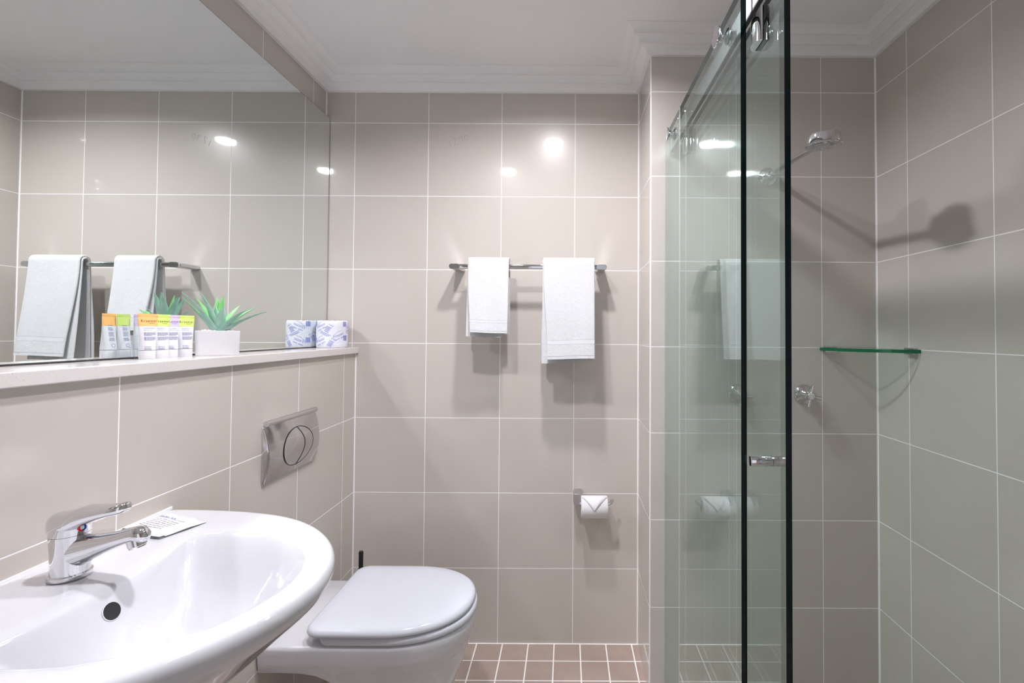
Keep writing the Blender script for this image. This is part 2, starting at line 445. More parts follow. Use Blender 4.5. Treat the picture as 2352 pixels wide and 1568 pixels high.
# ------------------------------------------------------------------ wash basin
def basin():
    RZ = .86; C0 = (-.66, .726)
    t = thing('wash_basin', 'white ceramic wash basin with a D-shaped rim, fixed to the half wall', 'basin', (XL, .726, RZ))
    # outer rim (world xy), from the back corner on the far side round the front to the near side
    half0 = [(XL+.001, .287), (-.80, .2865), (-.74, .2845), (-.693, .280), (-.640, .2715), (-.590, .258), (-.540, .236), (-.500, .210), (-.462, .178), (-.430, .142), (-.406, .104), (-.390, .066), (-.382, .030), (-.380, 0)]
    half = [(x, y*1.03) for x, y in half0]
    inn0 = [(-.712, .150), (-.714, .160), (-.706, .1655), (-.66, .1685), (-.615, .1675), (-.575, .163), (-.538, .151), (-.508, .136), (-.482, .116), (-.460, .092), (-.444, .067), (-.434, .042), (-.429, .020), (-.428, 0)]
    inn = [(x, y*1.06) for x, y in inn0]
    NH = 40
    def resample(pl, n):
        L = [0]
        for a, b in zip(pl, pl[1:]): L.append(L[-1] + math.dist(a, b))
        out = []
        for i in range(n):
            d = L[-1]*i/(n-1)
            for j in range(len(pl)-1):
                if d <= L[j+1] + 1e-9:
                    q = (d - L[j])/max(1e-9, L[j+1]-L[j]); out.append((lerp(pl[j][0], pl[j+1][0], q), lerp(pl[j][1], pl[j+1][1], q))); break
        return out
    def smooth(pl, it=2):
        for _ in range(it):
            pl = [pl[0]] + [tuple(.25*pl[i-1][k] + .5*pl[i][k] + .25*pl[i+1][k] for k in (0, 1)) for i in range(1, len(pl)-1)] + [pl[-1]]
        return pl
    NB = 24
    def ring(hf, backfn):
        h = smooth(resample(hf, NH), 3)
        r = [(x, dy) for x, dy in h] + [(x, -dy) for x, dy in reversed(h[:-1])]
        e = h[0][1]
        for i in range(1, NB):
            y = lerp(-e, e, i/NB); r.append((backfn(h[0][0], y/e), y))
        return r
    outer = ring(half, lambda x, s: x)
    inner = ring(inn, lambda x, s: x + .0 + .018*(1 - abs(s)**2.2))     # tap landing swells a little into the bowl
    n = len(outer)
    cx, cyy = -.585, 0.0
    def mix(a, b, q): return [(lerp(p[0], r[0], q), lerp(p[1], r[1], q)) for p, r in zip(a, b)]
    def shr(r, q, c=(cx, cyy)): return [(lerp(x, c[0], q), lerp(y, c[1], q)) for x, y in r]
    def inset(r, d):
        out = []
        for x, y in r:
            if x <= XL + .004: out.append((x, y*(1 - d/.287))); continue
            v = Vector((x - cx, y)); v2 = v * (1 - d/max(.05, v.length)); out.append((max(XL+.001, cx + v2.x), v2.y))
        return out
    mbx = MB(); rings = []
    def R(r, z): rings.append([(x - XL, y, z) for x, y in r])
    def under(q):      # body below the rim, pulled towards a foot at the wall
        return [(max(XL+.001, lerp(x, -.70, q*.75 if x > -.70 else q*.2)), lerp(y, 0, q*.62)) for x, y in outer]
    for q, z in ((1.0, -.20), (.86, -.195), (.66, -.168), (.46, -.132), (.28, -.092), (.14, -.062), (.06, -.046), (.022, -.036), (.006, -.028)): R(under(q), z)
    R(outer, -.021); R(inset(outer, .0005), -.014); R(inset(outer, .0022), -.0085); R(inset(outer, .006), -.0035); R(inset(outer, .0115), -.0008); R(inset(outer, .018), 0)
    R(mix(outer, inner, .5), -.0005); R(mix(outer, inner, .82), -.0015); R(mix(outer, inner, .93), -.0035)
    R(inner, -.0075); R(shr(inner, .04), -.0135); R(shr(inner, .11), -.028); R(shr(inner, .20), -.05); R(shr(inner, .32), -.078)
    R(shr(inner, .47), -.102); R(shr(inner, .64), -.119); R(shr(inner, .82), -.127); R(shr(inner, .90), -.129)
    mbx.loft(rings)
    o = mbx.build('bowl', M['ceramic'], t, smooth=60)
    s = o.modifiers.new('subdivision', 'SUBSURF'); s.levels = 1; s.render_levels = 2
    # overflow opening in the slope under the tap
    ov = Matrix.Translation((-.6788 - XL, .7072 - .726, .8242 - RZ)) @ Matrix.Rotation(math.radians(65), 4, 'Y')
    mb = MB(); mb.lathe([(.0142, .0000), (.0134, .0007), (.0126, .0006), (.0118, -.002)], 32, ov, False, False); mb.build('overflow_rim', M['ceramic'], t)
    mb = MB(); mb.lathe([(.0124, .0002), (.0124, .0007)], 32, ov); mb.build('overflow_hole', M['dark'], t)
    mb = MB(); mb.lathe([(.021, -.1285), (.021, -.124), (.018, -.122), (.004, -.1215)], 32, Matrix.Translation((cx - XL, 0, 0))); mb.build('drain', M['chrome'], t)
    mb = MB(); mb.box((0, -.295, -.004), (.0035, .295, .003)); mb.build('sealant_bead', M['caulk'], t, smooth=0, bevel=.001)
    # trap cover below
    mb = MB(); mb.lathe([(.02, -.19), (.02, -.30), (.034, -.305), (.034, -.40), (.02, -.405)], 24, Matrix.Translation((.12, 0, 0))); mb.tube([(.12, 0, -.36), (.05, 0, -.36), (0.004, 0, -.36)], .016, 16)
    mb.build('waste_trap', M['chrome'], t)
basin()

# ------------------------------------------------------------------ basin mixer
def mixer():
    t = thing('basin_mixer', 'chrome single-lever mixer tap standing on the basin', 'tap', (-.775, .738, .8605))
    mb = MB(); mb.lathe([(.0255, 0), (.0262, .002), (.0258, .006), (.0238, .0075)], 40); mb.build('base_ring', M['chrome'], t)
    # body: upright column that runs into the spout
    def ell(c, a, b, n, e=2.0):
        pts = []
        for k in range(n):
            q = 2*PI*k/n; ca, sa = math.cos(q), math.sin(q)
            pts.append((c + a*math.copysign(abs(ca)**(2/e), ca), b*math.copysign(abs(sa)**(2/e), sa)))
        return pts
    mb = MB()
    mb.loft([[(x, y, z) for x, y in ell(c, a, b, 40)] for c, a, b, z in
             ((0, .0235, .0235, .007), (-.0005, .0228, .0228, .02), (-.0012, .0228, .0228, .04), (-.002, .0236, .0236, .058), (-.002, .0242, .0242, .066))])
    mb.build('body', M['chrome'], t, smooth=60)
    # spout
    sec = [((.004, .038), .0205, .026), ((.018, .041), .019, .0235), ((.034, .0455), .0165, .0190), ((.055, .0515), .0140, .0145), ((.078, .0585), .0130, .0118), ((.094, .0632), .0132, .0115), ((.104, .0650), .0132, .0122), ((.112, .0645), .0122, .0118), ((.118, .063), .0085, .0085), ((.1205, .0615), .003, .003)]
    rings = []
    for i, ((x, z), a, b) in enumerate(sec):
        p0 = sec[max(i-1, 0)][0]; p1 = sec[min(i+1, len(sec)-1)][0]
        d = Vector((p1[0]-p0[0], 0, p1[1]-p0[1])).normalized() if i < 6 else Vector((1, 0, .05)).normalized()
        up = Vector((-d.z, 0, d.x))
        rings.append([Vector((x, 0, z)) + Vector((0, 1, 0))*a*math.cos(2*PI*k/32) + up*b*math.sin(2*PI*k/32) for k in range(32)])
    mb = MB(); mb.loft(rings); mb.build('spout', M['chrome'], t, smooth=60)
    A = Matrix.Translation((.102, 0, .056)) @ Matrix.Rotation(math.radians(-14), 4, 'Y')
    mb = MB(); mb.lathe([(.0122, .002), (.0122, -.0085), (.0112, -.0095), (.0110, -.0115), (.0095, -.0115)], 32, A); mb.build('aerator', M['chrome'], t)
    # lever: hooded cap with a paddle reaching forward
    secs = [(-.0265, .080, .0030, .012), (-.0255, .081, .010, .0155), (-.021, .081, .0185, .0165), (-.012, .0825, .0235, .0165), (0, .0845, .0248, .0158), (.012, .0885, .0245, .0130), (.022, .0925, .0232, .0098), (.034, .0960, .0210, .0072), (.050, .0995, .0182, .0056), (.066, .1028, .0158, .0048), (.078, .1052, .0138, .0044), (.084, .1064, .0110, .0040), (.0868, .1070, .0062, .0030), (.0875, .1071, .002, .0012)]
    rings = []
    for x, z, a, b in secs:
        b = b*lerp(1.0, 1.75, smoothstep(x/.03)) if x < .075 else b*1.9
        rings.append([(x, a*math.copysign(abs(math.cos(q))**.8, math.cos(q)), z + b*math.copysign(abs(math.sin(q))**.75, math.sin(q))) for q in (2*PI*k/36 for k in range(36))])
    lv = MB(); lv.loft(rings); lever = lv.build('lever', M['chrome'], t, smooth=60)
    # neck of the lever, with the hot and cold badge on its front
    nk = MB(); nk.loft([[(x, y, z) for x, y in ell(c, a, b, 36)] for c, a, b, z in ((-.002, .0243, .0243, .0665), (-.001, .0243, .0243, .074), (0, .0242, .0242, .082), (.004, .022, .0225, .092))])
    nk.build('lever_collar', M['chrome'], t, smooth=60)
    B = Matrix.Translation((.0237, -.0075, .0775)) @ Matrix.Rotation(math.radians(-17), 4, 'Z') @ Matrix.Rotation(PI/2, 4, 'Y')
    def half(a0, a1, r0, r1, h, nm, m):
        mb = MB(); nn = 16; vs = []
        for i in range(nn+1):
            a = lerp(a0, a1, i/nn)
            for r, z in ((r0, 0), (r1, 0), (r1, h), (r0, h)): vs.append(B @ Vector((r*math.cos(a), r*math.sin(a), z)))
        fs = []
        for i in range(nn):
            for j in range(4): fs.append((4*i+j, 4*i+(j+1) % 4, 4*i+4+(j+1) % 4, 4*i+4+j))
        mb.add(vs, fs); return mb.build(nm, m, t)
    badge = half(0, 2*PI, .0005, .0026, .0016, 'badge', M['white'])
    for a0, nm in ((-PI, 'red'), (0, 'blue')):
        h = half(a0, a0 + PI, .0026, .0052, .0018, 'badge_' + nm + '_half', M[nm]); h.parent = badge
mixer()

# ------------------------------------------------------------------ wrapped soap sachet on the basin
def sachet():
    t = thing('soap_sachet', 'small white paper soap sachet lying on the far back corner of the basin', 'sachet', (-.788, .925, .8605), math.radians(-20))
    def surf(u, v, top=1):
        x = (u-.5)*.112; y = (v-.5)*.082
        e = min(min(u, 1-u)/.16, min(v, 1-v)/.20, 1)
        z = .001 + top*.0075*smoothstep(e) + .0012*math.sin(9*u+2.1*v)*math.sin(7*v+1) * (1 if top else .3)
        y += .0022*math.sin(u*13) * (abs(v-.5)*2)**3
        return (x, y, max(z, .0002) + (.002 if (top and v < .1) else 0))
    mb = MB(); mb.grid(lambda u, v: surf(u, v), 32, 24); mb.grid(lambda u, v: (surf(u, v)[0], surf(u, v)[1], .0003), 8, 6)
    mb.build('wrapper', M['sachet'], t, smooth=60, fix=False)
    P = lambda x, y: Vector(surf(x/.112+.5, y/.082+.5)) + Vector((0, 0, .0005))
    mb = MB()
    for i in range(12):
        a = lerp(-.045, .045, i/12); b = lerp(-.045, .045, (i+1)/12)
        mb.add([P(a, .012), P(b, .012), P(b, .038), P(a, .038)], [(0, 1, 2, 3)])
    mb.build('blue_strip', M['paleblue'], t, smooth=0, fix=False)
    mb = MB(); [add_bar(mb, lambda u, v: P(u, v) + Vector((0, 0, .0004)), u, .0135, u+.004, .0165, 2) for u in (-.040, -.033, -.024, -.018, -.006, .002)]
    mb.build('heading', M['blueprint'], t, smooth=0, fix=False)
    mb = MB()
    for r in range(6):
        x = -.034
        while x < .030:
            l = random.uniform(.006, .016); add_bar(mb, lambda u, v: P(u, v) + Vector((0, 0, .0004)), x, .004 - r*.0058, min(.034, x+l), .0052 - r*.0058, 3); x += l + .002
    mb.build('small_print', M['faint'], t, smooth=0, fix=False)
sachet()

# ------------------------------------------------------------------ toilet
def toilet():
    CY = 1.485
    t = thing('toilet', 'white wall-faced toilet with its lid closed, beside the basin', 'toilet', (XL, CY, 0))
    def D(xb, xf, hw, cr=.02, n=28, ex=1.0):
        """D outline: straight back at xb, rounded front at xf"""
        pts = []
        fl = min((xf - xb)*.62, hw*1.28*ex); xs = xf - fl
        for i in range(n + 1):
            a = -PI/2 + PI*i/n
            pts.append((xs + fl*math.copysign(abs(math.cos(a))**.95, math.cos(a)) if abs(math.cos(a)) > 1e-9 else xs, hw*math.copysign(abs(math.sin(a))**.92, math.sin(a))))
        for i in range(1, 6): pts.append((lerp(xs, xb + cr, i/6), hw))
        for i in range(7):
            a = PI/2 + PI/2*i/6; pts.append((xb + cr + cr*math.cos(a), hw - cr + cr*math.sin(a)))
        for i in range(1, 12): pts.append((xb, lerp(hw - cr, -hw + cr, i/12)))
        for i in range(7):
            a = PI + PI/2*i/6; pts.append((xb + cr + cr*math.cos(a), -hw + cr + cr*math.sin(a)))
        for i in range(1, 6): pts.append((lerp(xb + cr, xs, i/6), -hw))
        return pts
    # pan: everything measured from the wall
    mb = MB(); rings = []
    for z, xb, xf, hw in ((0, .27, .462, .105), (.01, .268, .468, .108), (.06, .262, .487, .117), (.12, .258, .507, .128), (.17, .250, .524, .139), (.215, .232, .541, .150), (.25, .205, .553, .158), (.275, .175, .561, .1635), (.292, .140, .566, .167), (.300, .10, .569, .169), (.303, .05, .571, .170), (.304, .002, .572, .171), (.33, .002, .578, .1745), (.355, .002, .582, .177), (.368, .002, .583, .178), (.376, .002, .581, .1765), (.380, .003, .574, .170)):
        rings.append([(x, y, z) for x, y in D(xb, xf, hw, .006 if xb < .05 else .03)])
    rings = [[(x*.985, y, z*.974) for x, y, z in r] for r in rings]; mb.loft(rings); mb.build('pan', M['ceramic'], t, smooth=50)
    def slab(name, prof, m, xb, xf, hw, cr, smooth=50):
        mb = MB(); mb.loft([[(x, y, z) for x, y in D(xb + d, xf - d, hw - d, max(.004, cr - d))] for d, z in prof])
        return mb.build(name, m, t, smooth=smooth)
    slab('seat', [(.012, .373), (.003, .375), (0, .381), (.001, .390), (.006, .395), (.014, .396)], M['seat'], .165, .577, .180, .035)
    slab('lid', [(.012, .399), (.002, .4005), (0, .405), (.0015, .412), (.006, .4175), (.014, .421), (.04, .423), (.09, .424)], M['seat'], .128, .571, .186, .045)
    for s in (-1, 1):
        mb = MB(); mb.tube([(.150, s*.075, .369), (.150, s*.075, .3985)], .014, 16); mb.build('hinge', M['seat'], t)
toilet()

# ------------------------------------------------------------------ flush plate
def flush():
    Y0, Y1, ZA, ZB = 1.318, 1.588, .812, .972
    cy, cz = (Y0+Y1)/2, (ZA+ZB)/2; hw, hh = (Y1-Y0)/2, (ZB-ZA)/2
    t = thing('flush_plate', 'chrome dual flush plate on the half wall above the toilet', 'flush plate', (XL, cy, cz))
    X = lambda z: .006 + .0155*math.cos(min(1, abs(z/hh))*PI/2*.96)
    mb = MB(); n = 24
    def side(y, ins):
        r = [(0.0005, y, -hh+ins)]
        for i in range(n+1):
            z = lerp(-hh+ins, hh-ins, i/n); r.append((X(z) - ins*1.2, y, z))
        return r + [(0.0005, y, hh-ins)]
    mb.loft([side(-hw, .004), side(-hw+.0015, .001), side(-hw+.004, 0), side(hw-.004, 0), side(hw-.0015, .001), side(hw, .004)])
    mb.build('plate', M['plate'], t, smooth=50)
    mb = MB(); mb.tube([(.008, -hw+.006, hh+.0085), (.008, hw-.006, hh+.0085)], .0085, 20, True); mb.build('top_rail', M['plate'], t, smooth=50)
    # round push button, cut in two by a curved joint
    R = .058; RY = .080; y0, z0 = .012, -.004
    S = lambda y, z, d=.0: (X(z) + d, y, z)
    def btn(nm, inside):
        mb = MB(); nr, na = 36, 36
        idx = {}
        vs = []; fs = []
        for i in range(nr+1):
            for j in range(na+1):
                u = -1 + 2*i/nr; w = -1 + 2*j/na
                # square to disc
                yy = u*math.sqrt(1 - w*w/2)*RY*.965; zz = w*math.sqrt(1 - u*u/2)*R*.965
                vs.append(S(y0+yy, z0+zz, .0012))
        arc = lambda zz: -.002 + .034*math.cos(max(-1, min(1, zz/R))*PI/2)
        for i in range(nr):
            for j in range(na):
                a = i*(na+1)+j; q = (a, a+na+1, a+na+2, a+1)
                m = [sum(vs[k][d] for k in q)/4 for d in (1, 2)]
                if inside(m[0]-y0 - arc(m[1]-z0)): fs.append(q)
        mb.add(vs, fs)
        return mb.build(nm, M['plate'], t, smooth=60, fix=False)
    btn('large_flush_button', lambda d: d < 0); btn('small_flush_button', lambda d: d >= 0)
    mb = MB(); mb.tube([S(y0+RY*math.cos(a*PI/32), z0+R*math.sin(a*PI/32), .0003) for a in range(65)], .0011, 6); mb.build('button_gap', M['dark'], t)
    arc = lambda zz: -.002 + .034*math.cos(zz/R*PI/2)
    mb = MB(); mb.tube([S(y0+arc(z), z0+z, .0010) for z in [lerp(-R*.97, R*.97, i/30) for i in range(31)]], .0014, 6); mb.build('button_divide', M['dark'], t)
flush()

# ------------------------------------------------------------------ toilet brush
t = thing('toilet_brush', 'black toilet brush handle poking up behind the toilet in the corner', 'toilet brush', (-.7825, 1.80, 0))
mb = MB(); mb.lathe([(.045, 0), (.047, .004), (.044, .16), (.040, .165), (.014, .168)], 28); mb.build('holder', M['black'], t)
mb = MB(); mb.lathe([(.008, .160), (.0085, .395), (.0085, .402), (.0065, .405)], 20); mb.build('handle', M['black'], t)

# ------------------------------------------------------------------ towel rail and towels
BY, BZ = 1.794, 1.4965
def rail():
    x0, x1 = -.4555, .1505; cx = (x0+x1)/2; h = (x1-x0)/2
    t = thing('towel_rail', 'flat chrome towel rail fixed to the back wall holding two towels', 'towel rail', (cx, YB, BZ))
    def flat(xa, xb, ya, yb, m, nm, r=.0095, hz=.010):
        mb = MB(); pts = rrect((xb-xa)/2, hz, r, 8)
        mb.loft([[((xa+xb)/2+p[0], y, p[1]) for p in pts] for y in (ya, yb)])
        return mb.build(nm, m, t, smooth=40, bevel=.0008)
    mb = MB(); sec = [(.0052*math.copysign(abs(math.cos(a))**.8, math.cos(a)), .0095*math.copysign(abs(math.sin(a))**.7, math.sin(a))) for a in (2*PI*i/32 for i in range(32))]
    mb.loft([[(x, BY-YB + p[0]*q, p[1]*q) for p in sec] for x, q in ((-h+.002, .9), (-h+.004, 1), (h-.004, 1), (h-.002, .9))]); mb.build('bar', M['chrome'], t, smooth=50)
    for s in (-1, 1):
        xa = s*h - (0 if s < 0 else .040)
        flat(xa, xa+.040, BY-YB+.0052, -.0005, M['satin'], 'bracket')
        flat(xa - .0004*(s < 0), xa+.040+.0004*(s > 0), BY-YB-.0062, BY-YB-.0052, M['satin'], 'end_cap')
rail()
def towel(label, x0, x1, zf, zb, flare, band, seed):
    """towel folded in two lengthwise and hung over the rail; front flap ends at zf, back flap at zb"""
    rnd = random.Random(seed)
    cx = (x0+x1)/2; hw = (x1-x0)/2
    t = thing('towel', label, 'towel', (cx, BY, BZ), 0, 'white towels on the rail')
    ph = [rnd.uniform(0, 6) for _ in range(8)]
    def path(s, off, zf_, zb_, fl):
        # s 0..1 : front bottom -> over the bar -> back bottom ; off = distance of the sheet from the bar core
        rr = .009 + off; top = .012
        Lf = top - (zf_ - BZ); Lb = top - (zb_ - BZ); La = PI*rr; L = Lf + La + Lb
        d = s*L
        if d < Lf:
            q = 1 - d/Lf; return (-rr - fl*q**1.25, (zf_ - BZ) + d)
        if d < Lf + La:
            a = (d - Lf)/rr; return (-rr*math.cos(a), top + rr*math.sin(a))
        q = (d - Lf - La)/Lb; return (rr + .012*q, top - (d - Lf - La))
    def sheet(name, xa, xb, off, th, zf_, zb_, fl, m, skew=0.0, wave=1.0):
        nu, nv = 90, 26; out = []; 
        def pt(s, v, side):
            y, z = path(s, off + (th if side else 0), zf_, zb_, fl)
            b = smoothstep((BZ - .02 - (z + BZ)) / .3) if y < 0 else .6*smoothstep(-z/.3)
            x = lerp(xa, xb, v)
            front = 1 if y < 0 else -1
            x += skew*b*(1 - v)*front
            wv = wave*(.0035*math.sin(v*5.5 + ph[0] + z*3) + .002*math.sin(v*11 + ph[1])) * b
            y += -wv if side else -wv*.9
            z += .0025*math.sin(v*3.2 + ph[2])*b
            # rounded long edges
            e = min(v, 1 - v)*(xb - xa); r = th*.55
            if e < r:
                k = 1 - math.sqrt(max(0, 1 - (1 - e/r)**2)); y += (k*th*.5)*(1 if side else -1)*(1 if y < 0 else -1)
            return (x - cx, y, z)
        mb = MB()
        vv = [0, .008, .02, .04] + [lerp(.06, .94, i/(nv-8)) for i in range(nv-7)] + [.96, .98, .992, 1]
        o = 0; W = len(vv)
        ss = [i/nu for i in range(nu+1)]
        for side in (1, 0):
            for s in ss:
                for v in vv: mb.v.append(pt(s, v, side))
        K = (nu+1)*W
        for i in range(nu):
            for j in range(W-1):
                a = i*W + j; mb.f.append((a, a+W, a+W+1, a+1)); mb.f.append((K+a, K+a+1, K+a+W+1, K+a+W))
        for i in range(nu):
            for j in (0, W-1): a = i*W + j; mb.f.append((a, K+a, K+a+W, a+W))
        for j in range(W-1):
            for i in (0, nu): a = i*W + j; mb.f.append((a, a+1, K+a+1, K+a))
        return mb.build(name, m, t, smooth=60)
    # inner layer shows as a strip on the left and below the outer one
    sheet('inner_fold', x0 - .001, x1 - .030*hw*2/.2, .0, .0065, zf - .016, zb - .004, flare*.72, M['terry'], .0, .6)
    sheet('outer_fold', x0 + .002, x1, .0070, .0075, zf, zb, flare, M['terry'], .017)
    # woven border band and hem lines on the front flap
    def front(v, z, d):
        rr = .0165 + .0075 + d; top = .012; Lf = top - (zf - BZ); q = (top - z)/Lf
        b = smoothstep((-.02 - z)/.3)
        wv = (.0035*math.sin(v*5.5 + ph[0] + z*3) + .002*math.sin(v*11 + ph[1]))*b
        x = lerp(x0+.002, x1, v) + .017*b*(1 - v)
        return (x - cx, -.009 - .0145 - d - flare*q**1.25 - wv, z + .0025*math.sin(v*3.2 + ph[2])*b)
    for za, zb2, d, m, nm in band:
        mb = MB(); n = 30
        vs = []
        for i in range(n+1):
            v = lerp(.015, .992, i/n); jit = .0006*math.sin(i*2.3 + ph[3])
            vs += [front(v, zf - BZ + za + jit, d), front(v, zf - BZ + zb2 + jit, d)]
        mb.add(vs, [(2*i, 2*i+2, 2*i+3, 2*i+1) for i in range(n)])
        mb.build(nm, m, t, smooth=60, fix=False)
M['hemline'] = mat('hem_stitching', (.50, .50, .55), .9)
towel('shorter white hand towel hanging on the left of the rail', -.3815, -.2235, 1.242, 1.237, .030,
      [(.0460, .0475, .0006, M['hemline'], 'border_seam'), (.0385, .0462, .0004, M['band'], 'woven_band'), (.0075, .0085, .0006, M['hemline'], 'hem_seam')], 3)
towel('longer white towel hanging on the right of the rail', -.0945, .1035, 1.146, 1.134, .036,
      [(.0695, .0710, .0006, M['hemline'], 'border_seam'), (.0545, .0697, .0004, M['band'], 'woven_band'), (.0110, .0122, .0006, M['hemline'], 'hem_seam')], 5)

# ------------------------------------------------------------------ toilet roll holder and roll
def holder():
    t = thing('toilet_roll_holder', 'small chrome toilet roll holder on the back wall below the towels', 'toilet roll holder', (.045, YB, .592))
    mb = MB(); pts = rrect(.0175, .0225, .005, 5)
    mb.loft([[(p[0]*s, y, p[1]*s + .0) for p in pts] for y, s in ((-.0006, 1), (-.050, 1), (-.056, .97), (-.060, .9))])
    mb.build('mount', M['satin'], t, smooth=40)
    mb = MB(); mb.tube([(.008, -.062, -.014), (.05, -.064, -.014), (.11, -.066, -.0135), (.122, -.066, -.0125), (.130, -.066, -.008), (.1335, -.066, 0), (.134, -.066, .005)], [.0062]*6+[.0058], 16)
    mb.build('arm', M['chrome'], t)
holder()
def roll():
    R, r, L = .0415, .0175, .102
    t = thing('toilet_roll', 'part-used white toilet roll with a folded pointed end, on the wall holder', 'toilet roll', (.058, YB - .0655, .5672))
    rx = Matrix.Rotation(PI/2, 4, 'Y')
    mb = MB(); mb.lathe([(r, 0), (R-.0015, 0), (R, .0015), (R, L-.0015), (R-.0015, L), (r, L), (r, 0)], 56, rx, False, False); mb.build('paper', M['tissue'], t, smooth=50)
    mb = MB(); mb.lathe([(r-.0008, .0005), (r-.0003, .0005), (r-.0003, L-.0005), (r-.0008, L-.0005), (r-.0008, .0005)], 40, rx, False, False); mb.build('core', M['core'], t)
    # pointed flap lying on the front
    mb = MB(); n = 18; vs = []; fs = []
    def p(u, a, d): return (u*L, -(R+d)*math.cos(a), (R+d)*math.sin(a))
    for i in range(n+1):
        q = i/n; a = lerp(math.radians(72), math.radians(2), q); w = (1 - q)*.48 + .004
        for s, d in ((-1, .0022), (-.5, .0026), (0, .0028), (.5, .0026), (1, .0022)): vs.append(p(.5 + s*w - .01*q, a, d))
    for i in range(n):
        for j in range(4): fs.append((5*i+j, 5*i+j+1, 5*i+6+j, 5*i+5+j))
    mb.add(vs, fs); o = mb.build('folded_end', M['tissue'], t, smooth=60, fix=False)
    s = o.modifiers.new('solid', 'SOLIDIFY'); s.thickness = .0016; s.offset = -1
roll()

# ------------------------------------------------------------------ things on the ledge
def wrapped_roll():
    R, H = .0563, .104
    cx, cy = -.9165, 1.822
    t = thing('wrapped_toilet_roll', 'spare toilet roll in white wrapping with blue print, at the far end of the ledge', 'toilet roll', (cx, cy, LEDGE))
    n = 72; rings = []
    rnd = random.Random(4)
    for z, q in ((.0, .62), (.0, .93), (.004, .985), (.02, 1), (.05, 1.004), (.08, 1), (.098, .985), (.1025, .95), (.104, .85), (.103, .55), (.099, .32), (.096, .30)):
        rings.append([(R*q*(1+.006*math.sin(k*.9+z*60)*(z > .09) + .003*math.sin(k*.35+z*40))*math.cos(2*PI*k/n), R*q*(1+.006*math.sin(k*.9+z*60)*(z > .09))*math.sin(2*PI*k/n), z + (.0012*math.sin(k*1.3) if z > .098 else 0)) for k in range(n)])
    mb = MB(); mb.loft(rings); mb.build('wrapper', M['wrap'], t, smooth=60)
    a0 = math.atan2(-cy, -cx)                       # direction facing the viewer
    def W(u, v):
        a = a0 + u/R; rr = R*1.010 + .0004
        return (rr*math.cos(a), rr*math.sin(a), v)
    mb = MB()
    # sloping script words, small print, barcode blocks
    k = dict(shear=.35, spacing=.9, thin=.014)
    for u, v in ((.022, .044), (-.044, .080), (-.046, .024), (.078, .080), (-.11, .05), (.13, .03)):
        add_text(mb, W, 'Finesse', .0165, u, v, .42, **k); [add_bar(mb, W, q*.0042-.0168, 0, q*.0042-.0142, .003, 1, .42, u+.005, v-.009) for q in range(9) if q != 4]
        mb2 = [(u-.016, v+.004), (u-.004, v+.0165), (u+.012, v+.023)]
        for (ua, va), (ub, vb) in zip(mb2, mb2[1:]): mb.add([W(ua, va), W(ub, vb), W(ub, vb+.0011), W(ua, va+.0011)], [(0, 1, 2, 3)])
    for u, v in ((-.006, .084), (.004, .030), (-.085, .05), (.105, .06)):
        add_text(mb, W, 'R-423', .0075, u, v, -.5)
        for i in range(5): add_bar(mb, W, -.009, -.004-i*.0048, .009-.002*(i % 2), -.0022-i*.0048, 3, -.5, u-.004, v-.002)
    for i in range(3): add_bar(mb, W, -.020, .0018-.0038*i, .022-.004*i, .0030-.0038*i, 5, -.45, -.026, .055)
    for u, v in ((.047, .092), (.049, .038), (-.075, .092), (-.075, .03)):
        for i in range(9): add_bar(mb, W, u-.008+i*.0019, v-.010, u-.008+i*.0019+(.0013 if i % 3 else .0008), v+.010, 1)
    for i in range(24):
        a, b = 2*PI*i/24, 2*PI*(i+1)/24
        mb.add([W(.062+.0062*math.cos(a), .062+.0062*math.sin(a)), W(.062+.0062*math.cos(b), .062+.0062*math.sin(b)), W(.062+.005*math.cos(b), .062+.005*math.sin(b)), W(.062+.005*math.cos(a), .062+.005*math.sin(a))], [(0, 1, 2, 3)])
    mb.build('blue_print', M['blueprint'], t, smooth=0, fix=False)
wrapped_roll()

